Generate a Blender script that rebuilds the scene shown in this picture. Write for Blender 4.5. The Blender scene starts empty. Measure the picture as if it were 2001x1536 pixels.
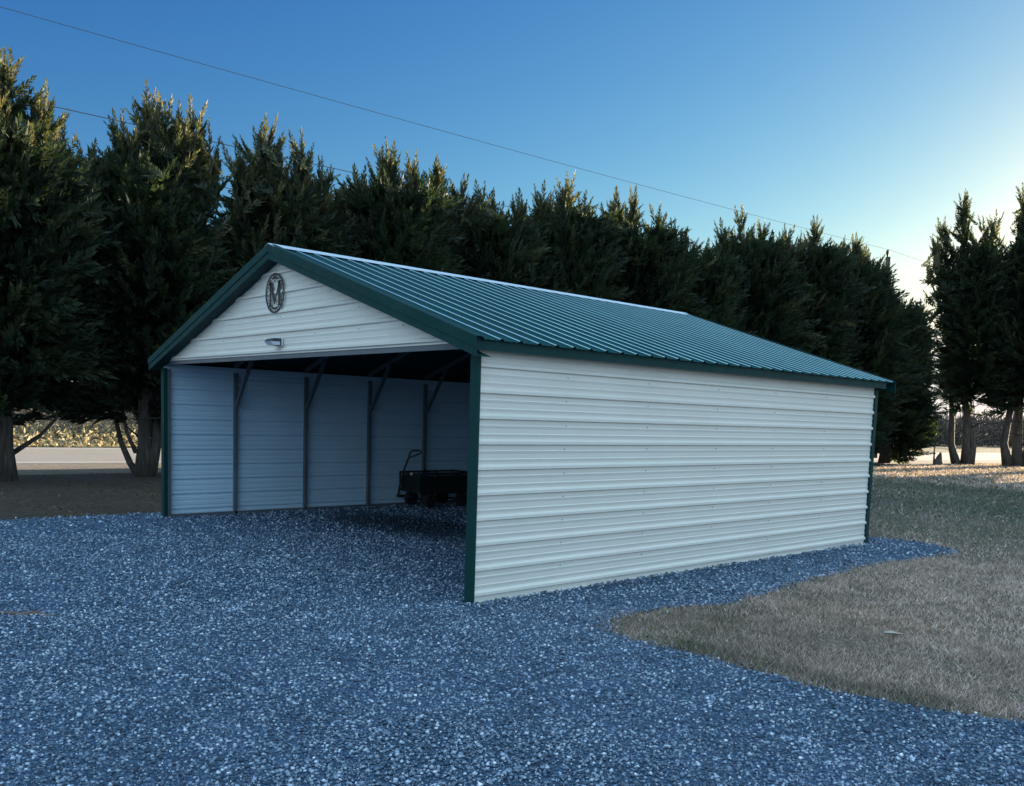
import bpy, math, random
import numpy as np
from mathutils import Vector, Matrix, noise as mnoise

random.seed(7)
rng = np.random.default_rng(11)
SC = bpy.context.scene
COL = SC.collection
rad = math.radians

# ------------------------------------------------------------------ dimensions (metres)
W, L = 7.366, 7.427            # footprint of the carport
P9 = 0.2286                    # rib pitch of the metal panels
Z0 = 0.0733                    # height of the lowest rib
RIDGE, EAVE = 3.588, 2.362     # roof sheet heights
OF, OS, OB = 0.160, 0.148, 0.335   # overhangs: front, side, back
CAM = Vector((13.3905, -5.0128, 1.7191))
SUN_AZ, SUN_EL = 1.0, 9.0


# ------------------------------------------------------------------ object helpers
def link(o, parent=None):
    COL.objects.link(o)
    if parent is not None:
        o.parent = parent
    return o


def tag(o, label=None, cat=None, group=None, kind=None):
    if label: o['label'] = label
    if cat: o['category'] = cat
    if group: o['group'] = group
    if kind: o['kind'] = kind
    return o


def thing(name, label, cat, group=None, loc=(0, 0, 0), rz=0.0):
    o = bpy.data.objects.new(name, None)
    o.empty_display_size = 0.2
    o.location = loc
    o.rotation_euler = (0, 0, rz)
    COL.objects.link(o)
    return tag(o, label, cat, group)


def mesh_from(name, verts, faces, mats, parent=None, smooth=False, fmat=None):
    me = bpy.data.meshes.new(name)
    me.from_pydata([tuple(v) for v in verts], [], faces)
    if not isinstance(mats, (list, tuple)):
        mats = [mats]
    for m in mats:
        me.materials.append(m)
    if fmat:
        me.polygons.foreach_set('material_index', fmat)
    if smooth:
        me.polygons.foreach_set('use_smooth', [True] * len(me.polygons))
    me.update()
    return link(bpy.data.objects.new(name, me), parent)


def mesh_np(name, V, k, mat, parent=None, tint=None, idx=None, smooth=False):
    """V: (n,3) vertices; every face has k corners (consecutive unless idx given)."""
    me = bpy.data.meshes.new(name)
    n = len(V)
    if idx is None:
        idx = np.arange(n, dtype=np.int32)
    nf = len(idx) // k
    me.vertices.add(n)
    me.vertices.foreach_set('co', np.ascontiguousarray(V, dtype=np.float32).ravel())
    me.loops.add(nf * k)
    me.loops.foreach_set('vertex_index', np.ascontiguousarray(idx, dtype=np.int32).ravel())
    me.polygons.add(nf)
    me.polygons.foreach_set('loop_start', np.arange(0, nf * k, k, dtype=np.int32))
    me.polygons.foreach_set('loop_total', np.full(nf, k, dtype=np.int32))
    if smooth:
        me.polygons.foreach_set('use_smooth', np.ones(nf, dtype=bool))
    if tint is not None:
        a = me.attributes.new('tint', 'FLOAT', 'POINT')
        a.data.foreach_set('value', np.ascontiguousarray(tint, dtype=np.float32))
    me.materials.append(mat)
    me.update(calc_edges=True)
    return link(bpy.data.objects.new(name, me), parent)


class MB:
    """collects shapes for one mesh"""
    def __init__(self):
        self.v, self.f, self.m = [], [], []

    def add(self, vs, fs, mi=0):
        b = len(self.v)
        self.v += [Vector(p) for p in vs]
        self.f += [tuple(i + b for i in q) for q in fs]
        self.m += [mi] * len(fs)
        return self

    def box(self, lo, hi, mi=0, M=None, bev=0.0):
        x0, y0, z0 = lo; x1, y1, z1 = hi
        vs = [Vector(p) for p in ((x0, y0, z0), (x1, y0, z0), (x1, y1, z0), (x0, y1, z0),
                                  (x0, y0, z1), (x1, y0, z1), (x1, y1, z1), (x0, y1, z1))]
        if M is not None:
            vs = [M @ v for v in vs]
        return self.add(vs, [(0, 3, 2, 1), (4, 5, 6, 7), (0, 1, 5, 4), (1, 2, 6, 5), (2, 3, 7, 6), (3, 0, 4, 7)], mi)

    def bar(self, a, b, w, h=None, mi=0, up=(0, 0, 1)):
        """square section bar from a to b"""
        a, b = Vector(a), Vector(b)
        h = h or w
        d = (b - a).normalized()
        u = Vector(up)
        if abs(d.dot(u)) > 0.95:
            u = Vector((0, 1, 0))
        s = d.cross(u).normalized()
        u = s.cross(d).normalized()
        vs = []
        for p in (a, b):
            for (i, j) in ((-1, -1), (1, -1), (1, 1), (-1, 1)):
                vs.append(p + s * (i * w / 2) + u * (j * h / 2))
        return self.add(vs, [(0, 3, 2, 1), (4, 5, 6, 7), (0, 1, 5, 4), (1, 2, 6, 5), (2, 3, 7, 6), (3, 0, 4, 7)], mi)

    def tube(self, pts, rs, n=8, mi=0, cap=True, wob=0.0, seed=0):
        pts = [Vector(p) for p in pts]
        if not isinstance(rs, (list, tuple)):
            rs = [rs] * len(pts)
        t0 = (pts[1] - pts[0]).normalized()
        u = Vector((1, 0, 0)) if abs(t0.x) < 0.8 else Vector((0, 1, 0))
        vs = []
        for i, p in enumerate(pts):
            t = (pts[min(i + 1, len(pts) - 1)] - pts[max(i - 1, 0)]).normalized()
            u = (u - t * u.dot(t)).normalized()
            w = t.cross(u)
            for k in range(n):
                a = 2 * math.pi * k / n
                r = rs[i]
                if wob:
                    r *= 1 + wob * mnoise.noise(Vector((math.cos(a) * 1.7 + seed, math.sin(a) * 1.7, i * 0.35)))
                vs.append(p + (u * math.cos(a) + w * math.sin(a)) * r)
        fs = []
        for i in range(len(pts) - 1):
            for k in range(n):
                k2 = (k + 1) % n
                fs.append((i * n + k, i * n + k2, (i + 1) * n + k2, (i + 1) * n + k))
        if cap:
            fs.append(tuple(reversed(range(n))))
            fs.append(tuple((len(pts) - 1) * n + k for k in range(n)))
        return self.add(vs, fs, mi)

    def prism(self, poly, axis_vec, mi=0):
        """closed prism: polygon of 3-D points pushed along axis_vec"""
        n = len(poly); a = Vector(axis_vec)
        vs = [Vector(p) for p in poly] + [Vector(p) + a for p in poly]
        fs = [tuple(range(n)), tuple(reversed(range(n, 2 * n)))]
        for i in range(n):
            j = (i + 1) % n
            fs.append((i, i + n, j + n, j))
        return self.add(vs, fs, mi)

    def build(self, name, mats, parent=None, smooth=False):
        return mesh_from(name, self.v, self.f, mats, parent, smooth, self.m)


# ------------------------------------------------------------------ materials
def new_mat(name):
    m = bpy.data.materials.new(name)
    m.use_nodes = True
    nt = m.node_tree
    nt.nodes.clear()
    out = nt.nodes.new('ShaderNodeOutputMaterial')
    return m, nt, out


def N(nt, t, **kw):
    n = nt.nodes.new(t)
    for k, v in kw.items():
        if k in n.inputs:
            n.inputs[k].default_value = v
        else:
            setattr(n, k, v)
    return n


def ramp(nt, src, stops):
    r = nt.nodes.new('ShaderNodeValToRGB')
    el = r.color_ramp.elements
    while len(el) < len(stops):
        el.new(0.5)
    for e, (p, c) in zip(el, stops):
        e.position = p
        e.color = (c[0], c[1], c[2], 1)
    nt.links.new(src, r.inputs[0])
    return r


def noise_tex(nt, scale, detail=4, rough=0.55, coord=None):
    t = N(nt, 'ShaderNodeTexNoise')
    t.inputs['Scale'].default_value = scale
    t.inputs['Detail'].default_value = detail
    t.inputs['Roughness'].default_value = rough
    if coord is not None:
        nt.links.new(coord, t.inputs['Vector'])
    return t


def obj_coord(nt):
    return nt.nodes.new('ShaderNodeTexCoord').outputs['Object']


def metal_paint(name, col, rough=0.35, var=0.06, spec=0.5, bump=0.0, bscale=3.0, coat=0.0):
    m, nt, out = new_mat(name)
    b = N(nt, 'ShaderNodeBsdfPrincipled')
    co = obj_coord(nt)
    n1 = noise_tex(nt, 1.3, 5, 0.6, co)
    lo = tuple(c * (1 - var) for c in col); hi = tuple(min(1, c * (1 + var)) for c in col)
    r = ramp(nt, n1.outputs['Fac'], [(0.3, lo), (0.7, hi)])
    nt.links.new(r.outputs[0], b.inputs['Base Color'])
    n2 = noise_tex(nt, 9, 4, 0.6, co)
    rr = N(nt, 'ShaderNodeMapRange')
    rr.inputs['From Min'].default_value = 0.3; rr.inputs['From Max'].default_value = 0.7
    rr.inputs['To Min'].default_value = rough * 0.85; rr.inputs['To Max'].default_value = rough * 1.2
    nt.links.new(n2.outputs['Fac'], rr.inputs['Value'])
    nt.links.new(rr.outputs[0], b.inputs['Roughness'])
    b.inputs['Specular IOR Level'].default_value = spec
    b.inputs['Coat Weight'].default_value = coat
    if bump:
        n3 = noise_tex(nt, bscale, 2, 0.5, co)
        bp = N(nt, 'ShaderNodeBump')
        bp.inputs['Strength'].default_value = bump
        bp.inputs['Distance'].default_value = 0.02
        nt.links.new(n3.outputs['Fac'], bp.inputs['Height'])
        nt.links.new(bp.outputs[0], b.inputs['Normal'])
    nt.links.new(b.outputs[0], out.inputs[0])
    return m


def plain(name, col, rough=0.6, metallic=0.0, spec=0.5):
    m, nt, out = new_mat(name)
    b = N(nt, 'ShaderNodeBsdfPrincipled')
    n1 = noise_tex(nt, 14, 4, 0.6, obj_coord(nt))
    r = ramp(nt, n1.outputs['Fac'], [(0.3, tuple(c * .82 for c in col)), (0.7, tuple(min(1, c * 1.15) for c in col))])
    nt.links.new(r.outputs[0], b.inputs['Base Color'])
    b.inputs['Roughness'].default_value = rough
    b.inputs['Metallic'].default_value = metallic
    b.inputs['Specular IOR Level'].default_value = spec
    nt.links.new(b.outputs[0], out.inputs[0])
    return m


def tinted(name, stops, rough=0.6, trans=0.0, spec=0.3, tcol=None):
    """colour from the per-vertex 'tint' value (each leaf, stone or blade has its own)"""
    m, nt, out = new_mat(name)
    at = N(nt, 'ShaderNodeAttribute')
    at.attribute_name = 'tint'
    r = ramp(nt, at.outputs['Fac'], stops)
    b = N(nt, 'ShaderNodeBsdfPrincipled')
    nt.links.new(r.outputs[0], b.inputs['Base Color'])
    b.inputs['Roughness'].default_value = rough
    b.inputs['Specular IOR Level'].default_value = spec
    if trans:
        t = N(nt, 'ShaderNodeBsdfTranslucent')
        mx = N(nt, 'ShaderNodeMix', data_type='RGBA', blend_type='MULTIPLY')
        mx.inputs[0].default_value = 1.0
        nt.links.new(r.outputs[0], mx.inputs[6])
        mx.inputs[7].default_value = (*(tcol or (1.3, 1.35, .7)), 1)
        nt.links.new(mx.outputs[2], t.inputs['Color'])
        ms = N(nt, 'ShaderNodeMixShader')
        ms.inputs[0].default_value = trans
        nt.links.new(b.outputs[0], ms.inputs[1]); nt.links.new(t.outputs[0], ms.inputs[2])
        nt.links.new(ms.outputs[0], out.inputs[0])
    else:
        nt.links.new(b.outputs[0], out.inputs[0])
    return m


M = {}
M['siding'] = metal_paint('almond_metal', (.675, .64, .565), .45, .03, .35, .03, 2.2)
M['inner'] = metal_paint('inner_blue_cast', (.48, .63, .74), .55, .05, .2, .0, 2)  # bluish tone painted in for the cool light inside
M['green'] = metal_paint('green_trim', (.003, .036, .034), .55, .12, .14, .03, 4)
M['roof'] = metal_paint('green_roof', (.003, .040, .040), .45, .12, .06, .02, 2.5)
M['crown'] = metal_paint('rib_sky_glint', (.36, .58, .60), .20, .08, .5, .0, 2.5)  # pale metal paints the sky reflection onto the rib crests
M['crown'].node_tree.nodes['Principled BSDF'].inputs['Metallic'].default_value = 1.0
M['cap'] = metal_paint('ridge_sky_sheen', (.58, .66, .70), .3, .06, .6, .0, 3)  # pale colour stands in for sky reflected along the ridge cap
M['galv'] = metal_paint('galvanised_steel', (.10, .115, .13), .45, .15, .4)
M['screw'] = plain('screw_head', (.27, .27, .25), .5, .1)
M['black'] = plain('black_metal', (.012, .013, .014), .45)
M['rubber'] = plain('rubber', (.010, .010, .011), .85)
M['mesh'] = plain('dark_green_mesh', (.006, .014, .012), .5)
M['red'] = plain('dull_red_rim', (.025, .010, .010), .5)
M['tagwhite'] = plain('paper_tag', (.55, .5, .42), .7)
M['lens'] = plain('frosted_lens', (.62, .64, .72), .3)
M['lamp_dark'] = plain('dark_housing', (.035, .04, .055), .35)
M['plate'] = plain('pale_plate', (.72, .74, .76), .4)
M['wire'] = plain('weathered_cable', (.05, .06, .075), .6)
M['sign'] = plain('black_sign', (.012, .014, .016), .5)


def bark_mat():
    m, nt, out = new_mat('cypress_bark')
    b = N(nt, 'ShaderNodeBsdfPrincipled')
    mp = N(nt, 'ShaderNodeMapping')
    mp.inputs['Scale'].default_value = (9, 9, 1.2)
    nt.links.new(obj_coord(nt), mp.inputs[0])
    n1 = noise_tex(nt, 2.0, 6, 0.65, mp.outputs[0])
    r = ramp(nt, n1.outputs['Fac'], [(.3, (.022, .017, .014)), (.55, (.075, .058, .046)), (.75, (.15, .12, .10))])
    nt.links.new(r.outputs[0], b.inputs['Base Color'])
    b.inputs['Roughness'].default_value = .9
    bp = N(nt, 'ShaderNodeBump'); bp.inputs['Strength'].default_value = .9; bp.inputs['Distance'].default_value = .04
    nt.links.new(n1.outputs['Fac'], bp.inputs['Height']); nt.links.new(bp.outputs[0], b.inputs['Normal'])
    nt.links.new(b.outputs[0], out.inputs[0])
    return m


M['bark'] = bark_mat()
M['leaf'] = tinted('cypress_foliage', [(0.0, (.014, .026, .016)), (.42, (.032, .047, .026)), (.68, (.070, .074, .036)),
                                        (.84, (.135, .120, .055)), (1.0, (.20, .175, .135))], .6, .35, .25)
M['stone'] = tinted('crushed_bluestone', [(0, (.018, .037, .067)), (.33, (.112, .176, .256)), (.70, (.300, .382, .468)),
                                            (.94, (.50, .60, .70)), (1, (.78, .83, .88))], .55, 0, .5)
M['blade'] = tinted('winter_grass', [(0, (.105, .118, .080)), (.3, (.29, .235, .19)), (.65, (.54, .425, .365)), (1, (.80, .67, .59))], .8, .3, .2, (1.1, 1.0, .8))
M['dryleaf'] = tinted('dry_ivy', [(0, (.10, .075, .04)), (.4, (.44, .345, .19)), (1, (.72, .61, .40))], .7, .25, .2, (1.2, 1.1, .7))
M['twig'] = tinted('bare_brush', [(0, (.05, .042, .036)), (.6, (.13, .105, .085)), (1, (.24, .20, .16))], .9, 0, .1)


def ground_mat(name, scale, stops, big=None, bump=.5, bdist=.02, rough=.9, stretch=None, stain=None):
    m, nt, out = new_mat(name)
    b = N(nt, 'ShaderNodeBsdfPrincipled')
    co = obj_coord(nt)
    src = co
    if stretch:
        mp = N(nt, 'ShaderNodeMapping'); mp.inputs['Scale'].default_value = stretch
        nt.links.new(co, mp.inputs[0]); src = mp.outputs[0]
    n1 = noise_tex(nt, scale, 8, .7, src)
    r = ramp(nt, n1.outputs['Fac'], stops)
    last = r.outputs[0]
    if big:
        n2 = noise_tex(nt, big[0], 4, .55, co)
        r2 = ramp(nt, n2.outputs['Fac'], big[1])
        mx = N(nt, 'ShaderNodeMix', data_type='RGBA', blend_type='MULTIPLY')
        mx.inputs[0].default_value = 1
        nt.links.new(last, mx.inputs[6]); nt.links.new(r2.outputs[0], mx.inputs[7])
        last = mx.outputs[2]
    for (cx, cy, rx, ry, c, s) in (stain or []):
        mp = N(nt, 'ShaderNodeMapping')
        mp.inputs['Location'].default_value = (-cx / rx, -cy / ry, 0)
        mp.inputs['Scale'].default_value = (1 / rx, 1 / ry, 0)
        nt.links.new(co, mp.inputs[0])
        ln = N(nt, 'ShaderNodeVectorMath', operation='LENGTH')
        nt.links.new(mp.outputs[0], ln.inputs[0])
        nz = noise_tex(nt, 2.2, 5, .65, co)
        ad = N(nt, 'ShaderNodeMath', operation='MULTIPLY_ADD'); ad.inputs[1].default_value = 1.3
        nt.links.new(nz.outputs['Fac'], ad.inputs[0]); nt.links.new(ln.outputs['Value'], ad.inputs[2])
        mr = N(nt, 'ShaderNodeMapRange'); mr.inputs['From Min'].default_value = 1.0; mr.inputs['From Max'].default_value = 1.75
        mr.inputs['To Min'].default_value = s; mr.inputs['To Max'].default_value = 0
        nt.links.new(ad.outputs[0], mr.inputs['Value'])
        mx = N(nt, 'ShaderNodeMix', data_type='RGBA')
        nt.links.new(mr.outputs[0], mx.inputs[0]); nt.links.new(last, mx.inputs[6]); mx.inputs[7].default_value = (*c, 1)
        last = mx.outputs[2]
    nt.links.new(last, b.inputs['Base Color'])
    b.inputs['Roughness'].default_value = rough
    b.inputs['Specular IOR Level'].default_value = .25
    bp = N(nt, 'ShaderNodeBump'); bp.inputs['Strength'].default_value = bump; bp.inputs['Distance'].default_value = bdist
    nt.links.new(n1.outputs['Fac'], bp.inputs['Height']); nt.links.new(bp.outputs[0], b.inputs['Normal'])
    nt.links.new(b.outputs[0], out.inputs[0])
    return m


M['lawn'] = ground_mat('dormant_lawn', 16, [(.30, (.045, .037, .03)), (.52, (.17, .14, .115)), (.74, (.40, .33, .28))],
                       (.35, [(.32, (.62, .72, .55)), (.5, (.85, .86, .78)), (.7, (1.1, 1.0, .9))]), .8, .03,
                       stain=[(8, 18, 20, 10, (.075, .085, .066), .95), (9.6, 2.6, 1.1, .55, (.40, .25, .16), .5)])
M['gravel'] = ground_mat('bluestone_gravel', 55, [(.32, (.008, .020, .042)), (.5, (.046, .100, .185)), (.66, (.17, .28, .41)), (.8, (.44, .55, .66))],
                         (.6, [(.3, (.68, .74, .72)), (.6, (1, 1, 1))]), 1.0, .03, .75,
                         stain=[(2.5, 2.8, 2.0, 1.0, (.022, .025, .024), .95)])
M['road'] = ground_mat('worn_asphalt', 6, [(.3, (.215, .185, .165)), (.7, (.30, .262, .235))], (.3, [(.3, (.85, .85, .85)), (.7, (1.05, 1.03, 1))]), .3, .01, .85)
M['shoulder'] = ground_mat('dusty_shoulder', 5, [(.3, (.13, .105, .088)), (.7, (.25, .205, .17))], (.4, [(.3, (.75, .75, .72)), (.7, (1.1, 1.05, 1))]), .6, .03, .95, (.4, 2, 1))
M['paint'] = ground_mat('road_paint', 9, [(.3, (.62, .61, .58)), (.7, (.8, .79, .76))], None, .1, .005, .7)
M['ypaint'] = ground_mat('yellow_road_paint', 9, [(.3, (.46, .34, .12)), (.7, (.6, .47, .2))], None, .1, .005, .7)
M['bank'] = ground_mat('leafy_bank', 7, [(.3, (.05, .04, .026)), (.7, (.20, .155, .09))], None, 1, .06)


# ------------------------------------------------------------------ sheet metal profiles
def rib_profile(t0, t1, first, crown=False):
    """(t, height) pairs along the pitch direction; big rib every 9 in, two small ribs between"""
    ks = range(int(math.floor((t0 - first) / P9)) - 1, int(math.ceil((t1 - first) / P9)) + 2)
    pts = []
    for k in ks:
        c = first + k * P9
        if crown:
            pts += [(c - .034, 0), (c - .0170, .0132), (c - .014, .0165), (c - .009, .0182), (c - .004, .0190), (c + .002, .0192), (c + .012, .0185), (c + .034, 0)]
            for q in (1, 2):
                m = c + q * P9 / 3
                pts += [(m - .017, 0), (m - .010, .0030), (m - .006, .0042), (m - .002, .0048), (m + .004, .0049), (m + .017, 0)]
            continue
        pts += [(c - .025, 0), (c - .014, .023), (c + .011, .023), (c + .032, 0)]
        for q in (1, 2):
            m = c + q * P9 / 3
            pts += [(m - .026, 0), (m - .002, .0060), (m + .001, .0060), (m + .009, 0)]
    pts.sort()
    inside = [p for p in pts if t0 < p[0] < t1]

    def hh(t):
        for (a, b) in zip(pts, pts[1:]):
            if a[0] <= t <= b[0]:
                return a[1] + (b[1] - a[1]) * (t - a[0]) / max(1e-9, b[0] - a[0])
        return 0
    return [(t0, hh(t0))] + inside + [(t1, hh(t1))]


def sheet(prof, place, n=1):
    """place(t, h, u) -> point, u in 0..1 along the sheet"""
    vs, fs = [], []
    for (t, h) in prof:
        for i in range(n + 1):
            vs.append(place(t, h, i / n))
    for r in range(len(prof) - 1):
        for i in range(n):
            a = r * (n + 1) + i
            fs.append((a, a + 1, a + n + 2, a + n + 1))
    return vs, fs


# ------------------------------------------------------------------ the carport
carport = thing('carport', 'open fronted almond metal carport with ribbed walls and dark green gable roof on the gravel', 'carport')
G = carport
FRAMES = [0.06, 1.117, 2.354, 3.606, 4.822, 6.08, 7.36]
ZW = 2.315


def wall_part(place_xy, outward, length, screws_at):
    prof = rib_profile(0.0, ZW, Z0 + .022)
    o, nrm = Vector(place_xy[0]), Vector(outward)
    d = Vector(place_xy[1])
    ph = random.random() * 9

    def place(t, h, u):
        wv = .0012 * mnoise.noise(Vector((u * length * .9 + ph, t * 1.3, 0)))
        return o + d * (u * length) + nrm * (h + wv) + Vector((0, 0, t))
    vs, fs = sheet(prof, place, 12)
    mb = MB(); mb.add(vs, fs)
    # inner skin just behind the sheet, its bluish colour painting the cool interior light
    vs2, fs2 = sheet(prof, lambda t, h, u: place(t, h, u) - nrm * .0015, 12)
    mesh_from('inner_blue_cast', vs2, fs2, M['inner'], G)
    for s in screws_at:
        for k in range(0, 10):
            z = Z0 + .022 + k * P9 + .17
            if z > ZW - .05: continue
            p = o + d * (s + random.uniform(-.008, .008)) + Vector((0, 0, z + random.uniform(-.006, .006)))
            mb.tube([p + nrm * .001, p + nrm * .009], [.0065, .005], 6, 1)
    return mb


wall_part(((W, 0, 0), (0, 1, 0)), (1, 0, 0), L, FRAMES[1:-1]).build('side_wall', [M['siding'], M['screw']], G)
wall_part(((0, 0, 0), (0, 1, 0)), (-1, 0, 0), L, FRAMES[1:-1]).build('side_wall', [M['siding'], M['screw']], G)
wall_part(((0, L, 0), (1, 0, 0)), (0, 1, 0), W, [1.8, 3.7, 5.5]).build('back_wall', [M['siding'], M['screw']], G)


def roof_z(x):
    s = (RIDGE - EAVE) / (W / 2 + OS)
    return RIDGE - abs(x - W / 2) * s


SL = (RIDGE - EAVE) / (W / 2 + OS)
CS = 1 / math.sqrt(1 + SL * SL)


def gable(y, out, name):
    z0, z1 = 2.362, RIDGE - .09
    prof = rib_profile(z0, z1, 2.60 + .022)

    def place(t, h, u):
        hw = max(0.02, (RIDGE - .03 - t) / SL)
        hw = min(hw, W / 2)
        return Vector((W / 2 + (u * 2 - 1) * hw, y + out * h, t))
    vs, fs = sheet(prof, place, 8)
    mb = MB(); mb.add(vs, fs)
    for x in (1.2, 2.1, 3.0, 3.68, 4.5, 5.4, 6.2):
        for k in range(5):
            z = 2.622 + k * P9 - .06
            if z < RIDGE - .12 - abs(x - W / 2) * SL and z > z0:
                mb.tube([(x, y + out * .001, z), (x, y + out * .008, z)], [.006, .0045], 6, 1)
    # folded bottom hem
    mb.box((.02, min(y, y - out * .03) , 2.352), (W - .02, max(y, y - out * .03), 2.362), 0)
    return mb.build(name, [M['siding'], M['screw']], G)


gable(0.0, -1, 'gable_panel')
gable(L, 1, 'gable_panel')


def roof_half(sgn):
    y0, y1 = -OF, L + OB
    prof = rib_profile(y0, y1, y0 + .06, True)
    hl = W / 2 + OS
    nrm = Vector((sgn * SL * CS, 0, CS))
    ph = 3.1 * sgn

    def place(t, h, u):
        x = W / 2 + sgn * (.012 + (hl - .012) * u)
        wv = .0012 * mnoise.noise(Vector((u * 4 + ph, t * .8, 2))) - .006 * 4 * u * (1 - u)
        return Vector((x, t, roof_z(x))) + nrm * (h + wv)
    vs, fs = sheet(prof, place, 8)
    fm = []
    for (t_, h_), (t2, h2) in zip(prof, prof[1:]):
        glint = (.0130 < h_ < .0183 and h2 > h_)  # rising crest facets take the painted sky glint
        fm += [1 if glint else 0] * 8
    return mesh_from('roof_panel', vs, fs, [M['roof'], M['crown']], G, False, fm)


roof_half(1); roof_half(-1)


def strip_prism(profile, y0, y1):
    """closed profile of (x,z) pushed along y"""
    return [(x, y0, z) for x, z in profile], (0, y1 - y0, 0)


# ridge cap: bent strip over both slopes
cw, lift = .165, .0215
pts = []
for s in (-1, 1):
    pass
top = [(W / 2 - cw, roof_z(W / 2 - cw) + lift), (W / 2 - .03, RIDGE + lift - .004), (W / 2, RIDGE + lift + .008), (W / 2 + .03, RIDGE + lift - .004), (W / 2 + cw, roof_z(W / 2 + cw) + lift)]
bot = [(x, z - .003) for x, z in top]
poly, ax = strip_prism(top + bot[::-1], -OF - .012, L + OB + .012)
MB().prism(poly, ax).build('ridge_cap', M['cap'], G)

# eave trim along both sides
for sgn in (1, -1):
    xe = W / 2 + sgn * (W / 2 + OS - .032)
    xw = W if sgn > 0 else 0.0
    ze = roof_z(xe) - .003
    a, b = xe, xe - sgn * .014
    prof = [(a, ze), (a, ze - .098), (xw + sgn * .004, ze - .098 + .012), (xw + sgn * .004, ze - .083), (b, ze - .088), (b, ze)]
    poly, ax = strip_prism(prof, -OF + .02, L + OB - .22)
    MB().prism(poly, ax).build('eave_trim', M['green'], G)

# rake trim front and back, both slopes
for (yf, out) in ((-OF, -1), (L + OB, 1)):
    for sgn in (1, -1):
        hl = W / 2 + OS + .004
        mb = MB()
        e = .0 if sgn > 0 else .002

        def P(u, dz, dy):
            x = W / 2 + sgn * hl * u
            return Vector((x, yf + out * dy, roof_z(x) + dz))
        # upper lip, standing proud, and lower band set back a little
        for (zt, zb, d0, d1) in ((.024, -.070, .010 + e, -.004), (-.072, -.150, .0 + e, -.012)):
            vs = [P(0, zt, d0), P(1, zt, d0), P(1, zb, d0), P(0, zb, d0), P(0, zt, d1), P(1, zt, d1), P(1, zb, d1), P(0, zb, d1)]
            mb.add(vs, [(0, 1, 2, 3), (7, 6, 5, 4), (0, 4, 5, 1), (3, 2, 6, 7), (1, 5, 6, 2), (0, 3, 7, 4)])
        # top flange over the sheet
        vs = [P(0, .026, 0), P(1, .026, 0), P(1, .028, -.075), P(0, .028, -.075), P(0, .022, 0), P(1, .022, 0), P(1, .0245, -.075), P(0, .0245, -.075)]
        mb.add(vs, [(3, 2, 1, 0), (4, 5, 6, 7), (0, 1, 5, 4), (2, 3, 7, 6), (1, 2, 6, 5), (0, 4, 7, 3)])
        # soffit back to the wall
        dep = -(OF - .004) if out < 0 else -(OB - .004)
        vs = [P(0, -.146, -.013), P(1, -.146, -.013), P(1, -.146, dep), P(0, -.146, dep), P(0, -.139, -.013), P(1, -.139, -.013), P(1, -.139, dep), P(0, -.139, dep)]
        if out < 0:
            mb.add(vs, [(3, 2, 1, 0), (4, 5, 6, 7), (0, 1, 5, 4), (2, 3, 7, 6), (1, 2, 6, 5), (0, 4, 7, 3)])
        if out < 0:
            for k in range(9):
                p = P((k + .5) / 9, -.035, .011 + e)
                mb.tube([p, p + Vector((0, -.005, 0))], [.007, .005], 6)
        mb.build('rake_trim', M['green'], G)

# corner trims
for (cx, sx) in ((W, 1), (0, -1)):
    g = .0265
    mb = MB()                                   # front: wide leg on the front, narrow lip on the side
    xa, xb = sorted((cx + sx * g, cx - sx * .082))
    mb.box((xa, -.0265, 0), (xb, -.0235, 2.25))
    xa, xb = sorted((cx + sx * g, cx + sx * (g - .003)))
    mb.box((xa, -.0232, 0), (xb, .006, 2.25))
    xa, xb = sorted((cx - sx * .082, cx - sx * .079))
    mb.box((xa, -.0232, 0), (xb, .03, 2.25))
    mb.build('corner_trim', M['green'], G)
    mb = MB()                                   # back: boxed corner just past the end of the siding
    xa, xb = sorted((cx + sx * g, cx - sx * .06))
    mb.box((xa, L - .006, 0), (xb, L + .078, 2.25))
    mb.build('corner_trim', M['green'], G)

# steel frame: posts, braces, rafters, collar ties, base rails
S = .055
for i, y in enumerate(FRAMES):
    for sgn in (1, -1):
        xw = W - .045 if sgn > 0 else .045
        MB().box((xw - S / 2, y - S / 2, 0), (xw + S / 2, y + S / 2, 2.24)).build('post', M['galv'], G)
        xi = xw - sgn * .62
        a = Vector((xw - sgn * .03, y, 1.72)); b = Vector((xi, y, roof_z(xi) - .11))
        if 0 < i < 6:
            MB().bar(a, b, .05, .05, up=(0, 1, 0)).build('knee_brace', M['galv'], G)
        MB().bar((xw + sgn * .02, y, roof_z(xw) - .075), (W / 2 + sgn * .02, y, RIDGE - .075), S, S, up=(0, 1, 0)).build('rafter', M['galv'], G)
    if 0 < i < 6:
        xa = W / 2 - 1.1; xb = W / 2 + 1.1
        MB().bar((xa, y, roof_z(xa) - .12), (xb, y, roof_z(xb) - .12), .05, .05).build('collar_tie', M['galv'], G)
for x in (.045, W - .045):
    MB().box((x - S / 2, .1, .0), (x + S / 2, L - .1, .05)).build('base_rail', M['galv'], G)
for sgn in (1, -1):
    for u in (.28, .62):
        x = W / 2 + sgn * u * W / 2
        MB().box((x - .04, -.02, roof_z(x) - .060), (x + .04, L + .2, roof_z(x) - .028)).build('purlin', M['galv'], G)
MB().bar((0.1, .035, 2.325), (W - .1, .035, 2.325), .05, .05).build('header', M['galv'], G)

# ------------------------------------------------------------------ round metal sign with the letter M
sx, sz, sr = 3.585, 3.068, .235
sign = thing('wall_sign', 'round black cut metal sign with the letter M in a leafy ring on the gable', 'sign', None, (sx, -.024, sz))


def flat(polys, name):
    mb = MB()
    for p in polys:
        mb.prism([(x, 0, z) for x, z in p], (0, -.006, 0))
    return mb.build(name, M['sign'], sign)


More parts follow.
